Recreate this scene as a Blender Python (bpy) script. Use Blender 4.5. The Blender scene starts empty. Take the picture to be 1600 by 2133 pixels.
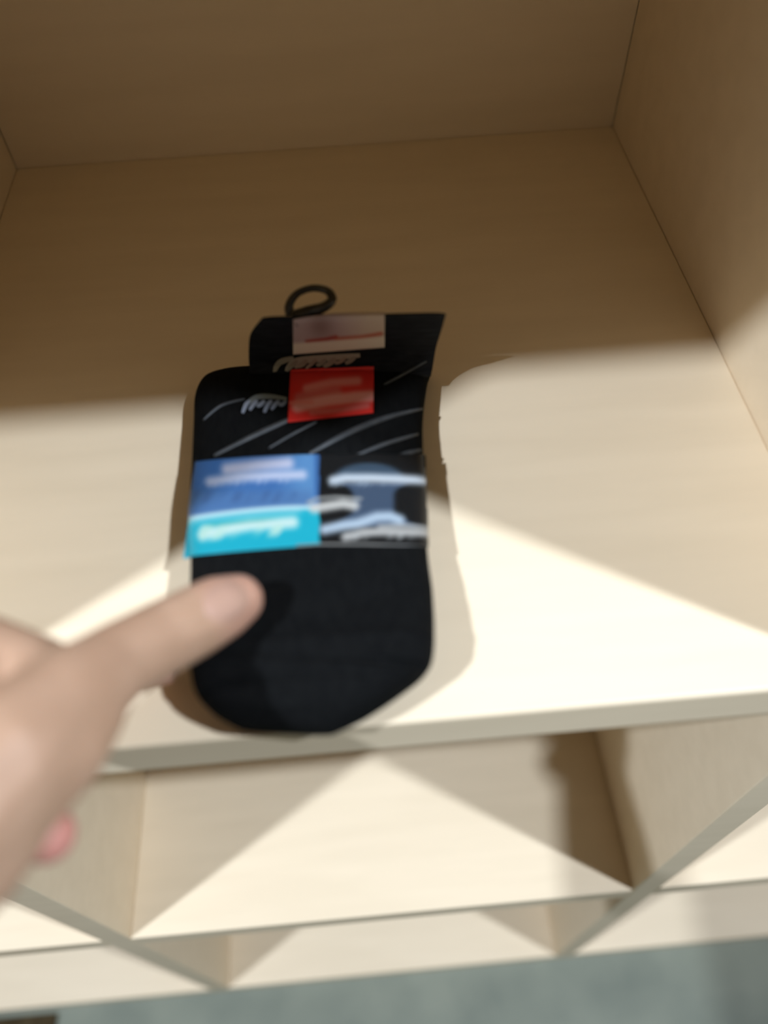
import bpy, bmesh, math, random
from mathutils import Vector, Matrix, noise
from mathutils.bvhtree import BVHTree

# ------------------------------------------------------------------ camera
W = 0.40                                   # inner width of one shelf compartment (m)
FPX, IW, IH = 1639.0, 1600.0, 2133.0       # focal length in pixels of the 1600x2133 frame
CAM = Vector((0.52706, -0.26847, 0.70802)) * W
RIGHT = Vector((0.99625583, -0.08183636, -0.02787694))
DOWN = Vector((-0.08264359, -0.80680273, -0.5850123))
FWD = Vector((0.02538409, 0.58512577, -0.81054518))
scene = bpy.context.scene
COL = scene.collection
cd = bpy.data.cameras.new('camera')
cd.sensor_fit = 'VERTICAL'; cd.sensor_height = 24.0; cd.sensor_width = 18.0
cd.lens = 24.0 * FPX / IH
cd.clip_start = 0.01; cd.clip_end = 50
cd.dof.use_dof = True; cd.dof.focus_distance = 0.43; cd.dof.aperture_fstop = 1.8
cam = bpy.data.objects.new('camera', cd); COL.objects.link(cam)
m = Matrix.Identity(4)
for i in range(3):
    m[i][0] = RIGHT[i]; m[i][1] = -DOWN[i]; m[i][2] = -FWD[i]; m[i][3] = CAM[i]
cam.matrix_world = m
scene.camera = cam

# ------------------------------------------------------------------ light
world = bpy.data.worlds.new('world'); scene.world = world; world.use_nodes = True
bg = world.node_tree.nodes['Background']
bg.inputs[0].default_value = (1.0, 0.92, 0.80, 1); bg.inputs[1].default_value = 0.09
def lamp(name, loc, power, col, radius):
    l = bpy.data.lights.new(name, 'POINT'); l.energy = power; l.color = col; l.shadow_soft_size = radius
    o = bpy.data.objects.new(name, l); COL.objects.link(o); o.location = loc
lamp('ceiling_spot', (-0.815, -0.525, 1.50), 168, (.71, .82, 1.0), 0.034)
lamp('ceiling_spot', (1.19, -0.495, 1.50), 168, (.71, .82, 1.0), 0.034)
vs = scene.view_settings
vs.view_transform = 'Standard'; vs.look = 'None'; vs.gamma = 1.0; vs.use_curve_mapping = False
vs.exposure = 0.0

# ------------------------------------------------------------------ helpers
def ray(px, py):
    return RIGHT * ((px - IW/2) / FPX) + DOWN * ((py - IH/2) / FPX) + FWD
def at(px, py, z):
    d = ray(px, py); return CAM + d * ((z - CAM.z) / d.z)
def lin(c):
    return tuple(((v/255)/12.92 if v/255 <= .04045 else ((v/255+.055)/1.055)**2.4) for v in c)
def mat(name, rgb, rough=0.5, spec=0.4, build=None):
    M = bpy.data.materials.new(name); M.use_nodes = True
    b = M.node_tree.nodes['Principled BSDF']
    b.inputs['Base Color'].default_value = (*rgb, 1); b.inputs['Roughness'].default_value = rough
    b.inputs['Specular IOR Level'].default_value = spec
    if build: build(M.node_tree, b)
    return M
def noise_mix(scale, c1, c2, nscale, detail=4, bump=0.0, lo=.35, hi=.65):
    def f(nt, b):
        tc = nt.nodes.new('ShaderNodeTexCoord'); mp = nt.nodes.new('ShaderNodeMapping')
        mp.inputs['Scale'].default_value = scale
        n = nt.nodes.new('ShaderNodeTexNoise'); n.inputs['Scale'].default_value = nscale; n.inputs['Detail'].default_value = detail
        r = nt.nodes.new('ShaderNodeValToRGB')
        r.color_ramp.elements[0].position = lo; r.color_ramp.elements[0].color = (*c1, 1)
        r.color_ramp.elements[1].position = hi; r.color_ramp.elements[1].color = (*c2, 1)
        L = nt.links.new
        L(tc.outputs['Object'], mp.inputs[0]); L(mp.outputs[0], n.inputs['Vector'])
        L(n.outputs[0], r.inputs[0]); L(r.outputs[0], b.inputs['Base Color'])
        if bump:
            bp = nt.nodes.new('ShaderNodeBump'); bp.inputs['Strength'].default_value = bump; bp.inputs['Distance'].default_value = .002
            L(n.outputs[0], bp.inputs['Height']); L(bp.outputs[0], b.inputs['Normal'])
    return f
def attr_col(nt, b):
    a = nt.nodes.new('ShaderNodeAttribute'); a.attribute_name = 'Col'
    nt.links.new(a.outputs['Color'], b.inputs['Base Color'])
M = {}
M['wood'] = mat('pale_laminate', (.7, .65, .55), .45, .35, noise_mix((1.2, 9, 9), (.815, .655, .44), (.855, .69, .468), 7, 5))
M['edge'] = M['wood']
M['floor'] = mat('grey_floor', (.2, .25, .25), .6, .3, noise_mix((1, 1, 1), (.165, .18, .135), (.235, .245, .18), 9, 5))
M['wall'] = mat('painted_wall', (.6, .57, .5), .8, .2, noise_mix((1, 1, 1), (.58, .55, .48), (.62, .59, .52), 6, 3))
M['mat'] = mat('brown_mat', (.05, .033, .015), .9, .1, noise_mix((1, 1, 1), (.045, .03, .013), (.075, .052, .024), 60, 3, .3))
M['sock'] = mat('black_knit', (.005, .005, .005), .9, .08, noise_mix((1, .25, 1), (.0036, .0037, .0036), (.0056, .0057, .0053), 500, 2, .1))
M['cuff'] = mat('black_cuff', (.007, .007, .0075), .8, .15, noise_mix((.2, 1, 1), (.005, .005, .0055), (.011, .0115, .013), 500, 3, .3))
M['rib'] = mat('rib_sheen_grey', (.075, .082, .085), .5, .4, noise_mix((1, 1, 1), (.04, .043, .044), (.075, .078, .078), 90, 2))  # grey base colour stands in for sheen on the film ribs
M['print'] = mat('printed_paper', (.5, .5, .5), .45, .35, attr_col)
M['hook'] = mat('dark_plastic', (.012, .009, .006), .3, .5, noise_mix((1, 1, 1), (.01, .008, .005), (.018, .013, .008), 40, 2))
def skin_build(nt, b):
    noise_mix((1, 1, 1), (.485, .29, .178), (.535, .33, .21), 55, 4, .05)(nt, b)
    a = nt.nodes.new('ShaderNodeAttribute'); a.attribute_name = 'red'
    mx = nt.nodes.new('ShaderNodeMixRGB'); mx.inputs[2].default_value = (.70, .22, .20, 1)
    src = b.inputs['Base Color'].links[0].from_socket
    nt.links.new(a.outputs['Fac'], mx.inputs[0]); nt.links.new(src, mx.inputs[1]); nt.links.new(mx.outputs[0], b.inputs['Base Color'])
    b.inputs['Subsurface Weight'].default_value = .12
    b.inputs['Subsurface Radius'].default_value = (.006, .0025, .0015)
    b.inputs['Subsurface Scale'].default_value = .6
M['skin'] = mat('skin', (.54, .33, .23), .5, .35, skin_build)
M['nail'] = mat('nail', (.66, .40, .32), .35, .4, noise_mix((1, 1, 1), (.485, .285, .20), (.52, .31, .215), 80, 2))

def link(name, me, material, parent=None, smooth=False):
    o = bpy.data.objects.new(name, me); COL.objects.link(o)
    if material: me.materials.append(M[material] if isinstance(material, str) else material)
    if parent: o.parent = parent
    if smooth:
        for p in me.polygons: p.use_smooth = True
    return o
def tag(o, label=None, cat=None, group=None, kind=None):
    if label: o['label'] = label
    if cat: o['category'] = cat
    if group: o['group'] = group
    if kind: o['kind'] = kind
    return o
def empty(name, loc):
    o = bpy.data.objects.new(name, None); COL.objects.link(o); o.location = loc; o.empty_display_size = .02
    return o
def box_mesh(name, lo, hi, bev=.0012):
    bm = bmesh.new(); bmesh.ops.create_cube(bm, size=1)
    for v in bm.verts:
        v.co = Vector([(lo[i]+hi[i])/2 + v.co[i]*(hi[i]-lo[i]) for i in range(3)])
    if bev: bmesh.ops.bevel(bm, geom=bm.edges[:], offset=bev, segments=2, affect='EDGES', profile=.5)
    me = bpy.data.meshes.new(name); bm.to_mesh(me); bm.free(); return me

# ------------------------------------------------------------------ structure
S, D, T, TP = 1.0217*W, 1.0065*W, 0.0675*W, 0.0551*W
ZF = -2*S - T                                # floor level
o = link('floor', box_mesh('floor', (-2.2, -2.2, ZF-.05), (2.6, D+.06, ZF), 0), 'floor'); tag(o, 'grey green mottled floor in front of the shelving', None, None, 'structure')
o = link('wall_back', box_mesh('wall_back', (-2.2, D+.03, ZF), (2.6, D+.09, 1.9), 0), 'wall'); tag(o, 'plain wall behind the shelving unit', None, None, 'structure')

# ------------------------------------------------------------------ shelving unit
unit = empty('shelving_unit', (W/2, D/2, ZF))
tag(unit, 'pale wooden cube shelving unit whose open compartments fill the picture', 'shelf')
def part(name, lo, hi, parent=unit, bev=.0012):
    c = Vector([(a+b)/2 for a, b in zip(lo, hi)])
    me = box_mesh(name, [a-b for a, b in zip(lo, c)], [a-b for a, b in zip(hi, c)], bev)
    o = link(name, me, 'wood', parent); o.location = c - unit.location
    return o
cols = (-1, 0, 1)
for k in (-1, 0, 1, 2):
    x1 = k*(W+TP); part('upright_panel', (x1-TP, 0, ZF), (x1, D, S))
for k in cols:
    x0 = k*(W+TP)
    for z in (S, 0, -S, -2*S):
        part('shelf_board', (x0, 0, z-T), (x0+W, D, z))
    part('back_panel', (x0, D, ZF), (x0+W, D+.008, S), bev=0)

# ------------------------------------------------------------------ brown mat on the floor
p = at(122, 2112, ZF)
mt = link('floor_mat', box_mesh('floor_mat', (p.x-.62, p.y-.5, ZF), (p.x, -.006, ZF+.006), .002), 'mat')
tag(mt, 'dark brown mat lying on the grey floor at the foot of the shelves', 'mat')

# ------------------------------------------------------------------ sock pack
base = at(650, 1150, 0)
pack = empty('sock_pack', base)
tag(pack, 'pack of folded black socks with a blue label band on the shelf', 'socks')
def crs(pts, n):                                        # Catmull-Rom through tuples
    out = []
    for i in range(len(pts)-1):
        a = pts[max(i-1, 0)]; b = pts[i]; c = pts[i+1]; d = pts[min(i+2, len(pts)-1)]
        for k in range(n):
            t = k/n
            out.append(tuple(.5*(2*b[j] + (c[j]-a[j])*t + (2*a[j]-5*b[j]+4*c[j]-d[j])*t*t + (3*b[j]-a[j]-3*c[j]+d[j])*t**3) for j in range(len(b))))
    out.append(tuple(pts[-1])); return out
def slab(name, secs, material, nseg=40, n=6, zfun=None, expo=.38, parent=pack):
    """closed pillow through sections (Lx,Ly,Rx,Ry,zbottom,height) given on the photographed outline"""
    rows = crs(secs, n); bm = bmesh.new(); rings = []
    for ri, (lx, ly, rx, ry, zb, h) in enumerate(rows):
        zc = zb + h*.55
        a = at(lx, ly, zc); b = at(rx, ry, zc); c = (a+b)/2; u = (b-a)/2; ring = []
        for k in range(nseg):
            th = 2*math.pi*k/nseg; cs, sn = math.cos(th), math.sin(th)
            x = math.copysign(abs(cs)**expo, cs); z = math.copysign(abs(sn)**.75, sn)
            dz = 0
            if zfun and sn > 0: dz = zfun(x, ri/(len(rows)-1))*min(1, sn*2.5)
            ring.append(bm.verts.new(Vector((c.x+u.x*x, c.y+u.y*x, zb + h*(.5+.5*z) + dz))))
        rings.append(ring)
    for r0, r1 in zip(rings, rings[1:]):
        for k in range(nseg): bm.faces.new((r0[k], r0[(k+1) % nseg], r1[(k+1) % nseg], r1[k]))
    bm.faces.new(rings[0][::-1]); bm.faces.new(rings[-1])
    bmesh.ops.recalc_face_normals(bm, faces=bm.faces[:])
    bvh = BVHTree.FromBMesh(bm)
    for v in bm.verts: v.co -= base
    me = bpy.data.meshes.new(name); bm.to_mesh(me); bm.free()
    return link(name, me, material, parent, True), bvh
def folds(x, t):
    d = 0
    for (t0, sl, wd, am) in ((.20, .05, .010, -.0035), (.235, -.03, .012, .002), (.27, -.035, .012, -.003), (.31, .03, .014, .0016), (.36, .06, .012, -.0018), (.10, -.12, .012, -.0012)):
        d += am*math.exp(-((t - t0 - sl*x)/wd)**2)*(.55+.45*math.sin(3*x+20*t0))
    if x > .02 and t < .185 - .02*x: d += .0018*min(1, (x-.02)/.06)
    return d
secs = [(492,1513,700,1523,.012,.010), (445,1484,765,1487,.011,.018), (410,1448,838,1437,.010,.022), (399,1408,890,1393,.0095,.024),
        (397,1345,905,1345,.008,.025), (397,1250,902,1240,.005,.0255), (398,1170,891,1150,.003,.024), (396,1050,886,1030,.001,.022),
        (400,970,882,950,.001,.020), (404,880,881,875,.001,.018), (407,825,889,805,.001,.017), (424,790,896,780,.001,.014), (455,775,900,764,.001,.009)]
sock, bvh_body = slab('sock_body', secs, 'sock', 96, 12, folds)
sock['label'] = 'folded black knit socks'
head = [(520,790,898,782,.013,.003), (519,765,902,762,.0165,.003), (518,730,909,722,.028,.003), (522,695,919,690,.040,.003), (545,664,929,655,.052,.003)]
cuff, bvh_head = slab('card_header', head, 'cuff', 48, 8, None, .16)
cuff['label'] = 'black card header curling up'

def hit(px, py, bvhs, off):
    d = ray(px, py).normalized(); best = None
    for b in bvhs:
        h = b.ray_cast(CAM, d)
        if h[0] is not None and (best is None or h[3] < best[3]): best = h
    if best is None: return None
    n = best[1]
    if n.dot(d) > 0: n = -n
    return best[0] + n*off
def patch(name, corner_fn, nu, nv, colf, bvhs, off, thick=.0004, parent=pack, material='print', label=None):
    """thin printed sheet lying on a surface; corner_fn(u,v) -> outline pixel, colf(px,py) -> sRGB print colour"""
    vs, cs, fallback = [], [], None
    for j in range(nv+1):
        for i in range(nu+1):
            px, py = corner_fn(i/nu, j/nv); q = hit(px, py, bvhs, off)
            if q is None: q = at(px, py, fallback if fallback is not None else .02)
            fallback = q.z; vs.append(q - base); cs.append(colf(px, py))
    fs = [(j*(nu+1)+i, j*(nu+1)+i+1, (j+1)*(nu+1)+i+1, (j+1)*(nu+1)+i) for j in range(nv) for i in range(nu)]
    me = bpy.data.meshes.new(name); me.from_pydata(vs, [], fs)
    ca = me.color_attributes.new('Col', 'FLOAT_COLOR', 'POINT')
    for k, c in enumerate(cs): ca.data[k].color = (*lin(c), 1)
    o = link(name, me, material, parent, True)
    md = o.modifiers.new('sheet', 'SOLIDIFY'); md.thickness = thick; md.offset = 1
    if label: o['label'] = label
    return o
def quad(a, b, c, d):                                   # bilinear corners: top-left, top-right, bottom-right, bottom-left
    def f(u, v):
        return tuple((a[k]*(1-u)+b[k]*u)*(1-v) + (d[k]*(1-u)+c[k]*u)*v for k in (0, 1))
    return f
def sst(e0, e1, x):
    t = max(0, min(1, (x-e0)/(e1-e0))); return t*t*(3-2*t)
def seg(px, py, a, b):
    dx, dy = b[0]-a[0], b[1]-a[1]; L2 = dx*dx+dy*dy
    t = max(0, min(1, ((px-a[0])*dx+(py-a[1])*dy)/L2)); return math.hypot(px-a[0]-t*dx, py-a[1]-t*dy), t
def mixc(c, d, k): return tuple(c[i]*(1-k)+d[i]*k for i in range(3))
def stroke(c, px, py, pts, w, soft, col, a=1.0):
    d = min(seg(px, py, p, q)[0] for p, q in zip(pts, pts[1:]))
    return mixc(c, col, a*(1-sst(w-soft, w+soft, d)))
def letters(px, py, pitch, slant, seed):                # slanted letter-like comb, 0..1
    s = px + slant*py; k = math.floor(s/pitch); f = s/pitch - k
    r = (math.sin(k*12.9898+seed)*43758.5453) % 1
    return sst(.12, .3, f)*(1-sst(.55+.25*r, .8+.2*r, f))

def band_col(px, py):
    c = band_print(px, py)
    return tuple(v*k for v, k in zip(c, (.80, .79, .77)))
def band_print(px, py):
    if px < 666:                                        # blue and turquoise half
        yl = 1060 + 24*max(0, (620-px)/235)**1.6        # white dividing line
        if py < yl:
            c = mixc((66,116,180), (98,152,205), sst(560, 640, px)*(1-sst(648, 664, px)))
            c = mixc(c, (88,130,182), sst(1010, 1040, py)*.8*(1-sst(640, 660, px)))
            c = stroke(c, px, py, [(475,980), (540,972), (600,968)], 12, 11, (214,216,238), .95)
            c = stroke(c, px, py, [(440,1006), (500,997), (560,994), (630,992)], 9, 10, (216,222,244), .95)
            g = letters(px, py, 14.3, .55, 1.)*(.55+.45*math.sin(px*.13))
            if 415 < px < 610 and 1000 < py < 1024: c = mixc(c, (188,202,232), .75*g*(1-sst(1010, 1024, py+ (px-415)*.05)))
            if 408 < px < 620 and 1022 < py < 1056: c = mixc(c, (62,92,140), .4*letters(px, py, 29, .6, 4.)*(.6+.4*math.sin(px*.09+1))*sst(1022, 1030, py)*(1-sst(1042, 1056, py)))
        else:
            c = (30,192,214)
            k = 1-sst(0, 26, py-yl); c = mixc(c, (150,226,234), k*.8*(1-sst(615, 640, px)))
            c = stroke(c, px, py, [(427,1116), (470,1106), (520,1097), (610,1091)], 12, 10, (228,255,246), .97)
            g = letters(px, py, 37, .7, 2.)*(.5+.5*math.sin(px*.045+.6))
            if 418 < px < 590: c = mixc(c, (206,248,232), .9*g*sst(1092, 1100, py)*(1-sst(1122, 1136, py + (px-418)*.06)))
            c = mixc(c, (70,180,165), .5*sst(1092, 1096, py+.1*(px-440))*(1-sst(1096, 1104, py+.1*(px-440)))*(1-sst(540, 600, px))*sst(420, 450, px))
        k = math.exp(-((py-yl)/5.)**2); c = mixc(c, (206,244,250), k)
        c = mixc(c, (36,60,96), .35*sst(654, 666, px)*(py < 1060))
    else:
        c = (20,22,23)
        d = math.hypot((px-768)/78, (py-998)/34)        # pale blue dome, bar, stem and foot of the emblem
        if py < 1000: c = mixc(c, (74,98,120), .8*(1-sst(.75, 1.05, d)))
        st = 46 + 26*max(0, (1030-py)/20)**2 if py < 1030 else 44 + 30*max(0, (py-1068)/22)**1.5
        if 1008 < py < 1100: c = mixc(c, (78,98,124), .9*(1-sst(st-9, st+6, abs(px-778))))
        c = stroke(c, px, py, [(694,1004), (720,999), (770,999), (884,1003)], 9, 9, (226,236,244), .98)
        g = letters(px, py, 12, .7, 5.)*(.4+.4*math.sin(px*.11))
        if 684 < px < 800: c = mixc(c, (190,208,222), .8*g*sst(1000, 1006, py)*(1-sst(1010, 1022, py)))
        c = stroke(c, px, py, [(676,1106), (715,1098), (745,1094), (785,1080), (812,1079), (832,1086)], 10, 9, (206,226,242), .96)
        c = stroke(c, px, py, [(720,1122), (760,1112), (800,1110), (890,1112)], 8, 8, (226,224,218), .94)
        c = stroke(c, px, py, [(790,1100), (840,1098), (890,1101)], 4, 4, (205,206,202), .85)
        if 716 < px < 890: c = mixc(c, (198,199,195), .7*letters(px, py, 23, .6, 9.)*(.5+.5*math.sin(px*.07))*sst(1110, 1116, py)*(1-sst(1122, 1132, py)))
    c = stroke(c, px, py, [(642,1050), (660,1041), (700,1038), (752,1042)], 3, 3, (190,190,184), .8)
    c = stroke(c, px, py, [(655,1062), (690,1056), (715,1052), (738,1056)], 10, 8, (228,226,218), .94)
    c = stroke(c, px, py, [(620,1140), (667,1137), (760,1137), (900,1143)], 2.5, 2, (150,148,142), .9)
    return c
def band_fn(u, v):
    px = 396 + (889-396)*u
    yt = 950 + 14*max(0, (1-u/.55))**2 - 2*u; yb = 1163 - 25*min(1, u/.55)**.8 + 4*max(0, u-.55)
    xl = 409 - 27*v; px = xl + (887 + 4*v - xl)*u
    return px, yt + (yb-yt)*v
band = patch('paper_band', band_fn, 210, 90, band_col, [bvh_body], .0009, .0004, label='printed band, blue and turquoise beside black with a pale emblem')

def red_col(px, py):
    c = (212,44,36)
    c = stroke(c, px, py, [(640,812), (690,800), (745,796)], 9, 7, (226,140,128), .85)
    c = stroke(c, px, py, [(625,832), (660,824), (700,820)], 12, 8, (205,112,102), .75)
    c = stroke(c, px, py, [(620,850), (680,838), (740,830), (772,828)], 12, 7, (232,170,160), .85)
    c = stroke(c, px, py, [(606,842), (650,840)], 4, 4, (232,130,120), .8)
    c = stroke(c, px, py, [(650,862), (700,858), (765,848)], 6, 5, (208,120,112), .7)
    return c
patch('red_label', quad((606,770), (779,762), (778,862), (600,882)), 70, 50, red_col, [bvh_body, bvh_head], .0009, .0005, label='red sticker with pale print')
def pale_col(px, py):
    c = mixc((176,150,142), (196,172,148), sst(690, 780, px))
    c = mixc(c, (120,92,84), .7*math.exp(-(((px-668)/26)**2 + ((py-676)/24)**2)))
    c = stroke(c, px, py, [(640,709), (680,704), (700,699)], 4, 3, (150,44,34), .85)
    c = stroke(c, px, py, [(700,703), (755,699), (794,692)], 4, 3, (176,84,60), .85)
    yb = 728 - (px-612)*.075
    c = mixc(c, (222,204,178), sst(yb-19, yb-12, py))
    return c
patch('price_sticker', lambda u, v: (611 + 190*u, 664 - 14*(1-(1-u)**3) + (736 - 15*u - 664 + 14*(1-(1-u)**3))*v), 60, 30, pale_col, [bvh_head], .0008, .0005, cuff, label='pale sticker at the top of the header')
# illegible pale lettering printed on the black card: separate slanted strokes
def letter(name, pts, w, off, col, bvhs, parent=pack):
    vs, fs = [], []
    P = crs([(float(a), float(b)) for a, b in pts], 5)
    for i, (x, y) in enumerate(P):
        a = P[max(i-1, 0)]; b = P[min(i+1, len(P)-1)]; dx, dy = b[0]-a[0], b[1]-a[1]; L = math.hypot(dx, dy) or 1
        k = w*(.55+.45*math.sin(math.pi*i/(len(P)-1)))
        for s in (-1, 1):
            q = hit(x-dy/L*k*s, y+dx/L*k*s, bvhs, off)
            if q is None: return
            vs.append(q-base)
    for i in range(len(P)-1): fs.append((2*i, 2*i+1, 2*i+3, 2*i+2))
    me = bpy.data.meshes.new(name); me.from_pydata(vs, [], fs)
    ca = me.color_attributes.new('Col', 'FLOAT_COLOR', 'POINT')
    for d in ca.data: d.color = (*lin(col), 1)
    o = link(name, me, 'print', parent); md = o.modifiers.new('sheet', 'SOLIDIFY'); md.thickness = .0003; md.offset = 1
    return o
B2 = [bvh_body, bvh_head]
letter('letter_stroke', [(573,778), (582,752), (612,741)], 6, .0012, (140,132,112), B2, cuff)
letter('letter_stroke', [(598,775), (612,750), (660,742), (750,735)], 7, .0014, (150,140,120), B2, cuff)
for i in range(7):
    x = 606 + i*20
    letter('letter_stroke', [(x-8+(2, -3, 0)[i % 3], 774-i*1.4-(0, 9, 4, 12, 7, 15, 13)[i]), (x+4, 756-i*1.6), (x+14, 745-i)], (5, 6, 4)[i % 3], .0015, (132+4*(i % 3), 122, 104), B2, cuff)
letter('letter_stroke', [(512,848), (532,832), (560,829), (598,834)], 5, .0009, (112,118,116), B2, sock)
for i in range(6):
    x = 508 + i*15
    letter('letter_stroke', [(x-2, 864-(0, 6, 14, 1, 7, 18)[i]), (x+6, 846), (x+14, 838)], 4, .0010, (138-6*i, 144-6*i, 154-6*i), B2, sock)
# diagonal film ribs over the black card, their sheen painted in grey
def rib(pts, w):
    bm = bmesh.new(); P = [hit(x, y, B2, .0002) for x, y in crs([(float(a), float(b)) for a, b in pts], 8)]
    P = [q for q in P if q is not None]
    rings = []
    for i, q in enumerate(P):
        t = (P[min(i+1, len(P)-1)] - P[max(i-1, 0)]).normalized(); s = t.cross(Vector((0, 0, 1))).normalized(); n = s.cross(t)
        k = 1.4*w*(.35+.65*math.sin(math.pi*min(1, max(0, (i+.5)/len(P)))))
        rings.append([bm.verts.new(q - base + s*(k*math.cos(a)) + n*(.0006*math.sin(a))) for a in [math.tau*j/6 for j in range(6)]])
    for a, b in zip(rings, rings[1:]):
        for j in range(6): bm.faces.new((a[j], a[(j+1) % 6], b[(j+1) % 6], b[j]))
    bm.faces.new(rings[0][::-1]); bm.faces.new(rings[-1])
    bmesh.ops.recalc_face_normals(bm, faces=bm.faces[:])
    me = bpy.data.meshes.new('rib'); bm.to_mesh(me); bm.free(); link('rib', me, 'rib', sock, True)
rib([(446,950), (520,912), (590,880), (630,864)], .0011)
rib([(645,946), (720,905), (800,872), (878,852)], .0013)
rib([(740,950), (800,926), (870,905)], .0008)
rib([(826,952), (850,944), (876,938)], .0009)
rib([(424,876), (460,846), (510,832)], .0006)
rib([(800,802), (840,780), (888,752)], .0006)
rib([(560,935), (610,905), (660,880)], .0005)
# hanger hook
hp = [at(x, y, z) for x, y, z in crs([(604,656,.050), (603,634,.053), (620,611,.056), (652,600,.058), (682,606,.058), (692,624,.057), (674,640,.055), (645,650,.052), (612,664,.050)], 6)]
bm = bmesh.new(); rings = []
for i, q in enumerate(hp):
    t = (hp[min(i+1, len(hp)-1)] - hp[max(i-1, 0)]).normalized(); s = t.cross(Vector((.1, .3, 1))).normalized(); n = s.cross(t)
    r = .0016 + .0022*max(0, (i/len(hp)-.6)/.4)
    rings.append([bm.verts.new(q - base + s*(r*1.3*math.cos(a)) + n*(r*math.sin(a))) for a in [math.tau*j/8 for j in range(8)]])
for a, b in zip(rings, rings[1:]):
    for j in range(8): bm.faces.new((a[j], a[(j+1) % 8], b[(j+1) % 8], b[j]))
bm.faces.new(rings[0][::-1]); bm.faces.new(rings[-1]); bmesh.ops.recalc_face_normals(bm, faces=bm.faces[:])
me = bpy.data.meshes.new('hanger_hook'); bm.to_mesh(me); bm.free()
link('hanger_hook', me, 'hook', pack, True)['label'] = 'small dark plastic hanging hook'

# ------------------------------------------------------------------ hand and forearm
def chain(bm, pts, step=.28):
    for (p, r), (q, s) in zip(pts, pts[1:]):
        L = (q-p).length; n = max(2, int(L/(min(r, s)*step)))
        for k in range(n+1):
            t = k/n; e = t*t*(3-2*t)*.5 + t*.5
            bmesh.ops.create_icosphere(bm, subdivisions=2, radius=r+(s-r)*e, matrix=Matrix.Translation(p.lerp(q, t)))
A = at
wrist = A(-225, 1790, .080)
mcp = [A(-40, 1370, .072), A(-120, 1440, .080), A(-190, 1530, .082), A(-240, 1630, .078)]
bm = bmesh.new()
chain(bm, [(A(496,1249,.0430), .0094), (A(452,1270,.0450), .0120), (A(400,1298,.049), .0126), (A(330,1334,.056), .0126), (A(235,1386,.067), .0128),
           (A(130,1470,.078), .0155), (A(15,1575,.086), .0185), (A(-110,1690,.088), .0215), (wrist, .028)])
chain(bm, [(A(150,1480,.074), .0155), (A(112,1556,.078), .0148), (A(15,1640,.08), .0165), (A(-115,1760,.08), .0215)])
chain(bm, [(mcp[0], .0135), (A(70,1412,.066), .0135), (A(130,1470,.076), .013)])           # web between thumb and index
chain(bm, [(wrist, .025), (mcp[0], .0135), (A(100,1400,.045), .0100), (A(240,1400,.026), .0088), (A(335,1388,.0125), .0078)])
chain(bm, [(wrist, .025), (mcp[1], .0135), (A(-20,1560,.046), .0100), (A(70,1600,.022), .0088), (A(120,1560,.012), .0078)])
chain(bm, [(wrist, .025), (mcp[2], .0130), (A(-80,1680,.052), .0098), (A(20,1725,.054), .0094), (A(98,1738,.056), .0084)])
chain(bm, [(wrist, .024), (mcp[3], .0115), (A(-130,1760,.045), .0085), (A(-50,1800,.034), .0075), (A(-10,1790,.034), .0066)])
elbow = wrist + Vector((-.02, -.21, .015))
chain(bm, [(wrist, .026), (wrist.lerp(elbow, .3), .032), (wrist.lerp(elbow, .7), .039), (elbow, .042)])
person = empty('person', wrist)
tag(person, 'bare left hand reaching in from the left, thumb resting on black socks', 'person')
for v in bm.verts: v.co -= wrist
me = bpy.data.meshes.new('hand'); bm.to_mesh(me); bm.free()
tmp = bpy.data.objects.new('tmp', me); COL.objects.link(tmp)
rm = tmp.modifiers.new('r', 'REMESH'); rm.mode = 'VOXEL'; rm.voxel_size = .0014
sm = tmp.modifiers.new('s', 'SMOOTH'); sm.factor = .5; sm.iterations = 10
dg = bpy.context.evaluated_depsgraph_get()
hm = bpy.data.meshes.new_from_object(tmp.evaluated_get(dg)); bpy.data.objects.remove(tmp)
hand = link('hand', hm, 'skin', person, True)
ra = hm.attributes.new('red', 'FLOAT', 'POINT')           # fingertips are redder than the rest of the skin
tips = [(A(120,1745,.056)-wrist, .017, .6), (A(492,1250,.043)-wrist, .022, .22), (A(335,1388,.0125)-wrist, .016, .3), (A(-10,1790,.034)-wrist, .012, .5)]
for v in hm.vertices:
    ra.data[v.index].value = max(k*max(0, 1-((v.co-c).length/rr)**2) for c, rr, k in tips)
bm = bmesh.new(); bm.from_mesh(hm)
for v in bm.verts: v.co += wrist
bvh_hand = BVHTree.FromBMesh(bm); bm.free()
# finger tips and nails get their own skin colour as thin conforming parts
def cap(name, cx, cy, ang, ra, rb, material, off=.0005, th=.0006, nr=8, na=28, dome=0.0):
    vs, fs = [], []
    ca, sa = math.cos(ang), math.sin(ang)
    for r in range(nr+1):
        for k in range(na):
            t = math.tau*k/na; u = ra*math.cos(t)*r/nr; v = rb*math.sin(t)*r/nr
            q = hit(cx+u*ca-v*sa, cy+u*sa+v*ca, [bvh_hand], off*(1-(r/nr)**4))
            if q is None: return None
            vs.append(q-wrist)
            if r == 0: break
    idx = lambda r, k: 0 if r == 0 else 1+(r-1)*na+(k % na)
    for r in range(nr):
        for k in range(na):
            if r == 0: fs.append((0, idx(1, k), idx(1, k+1)))
            else: fs.append((idx(r, k), idx(r+1, k), idx(r+1, k+1), idx(r, k+1)))
    me = bpy.data.meshes.new(name); me.from_pydata(vs, [], fs)
    o = link(name, me, material, hand, True)
    return o
n = cap('thumb_nail', 470, 1252, math.radians(-27), 50, 42, 'nail', .0007)
if n: n['label'] = 'pale pink thumb nail'
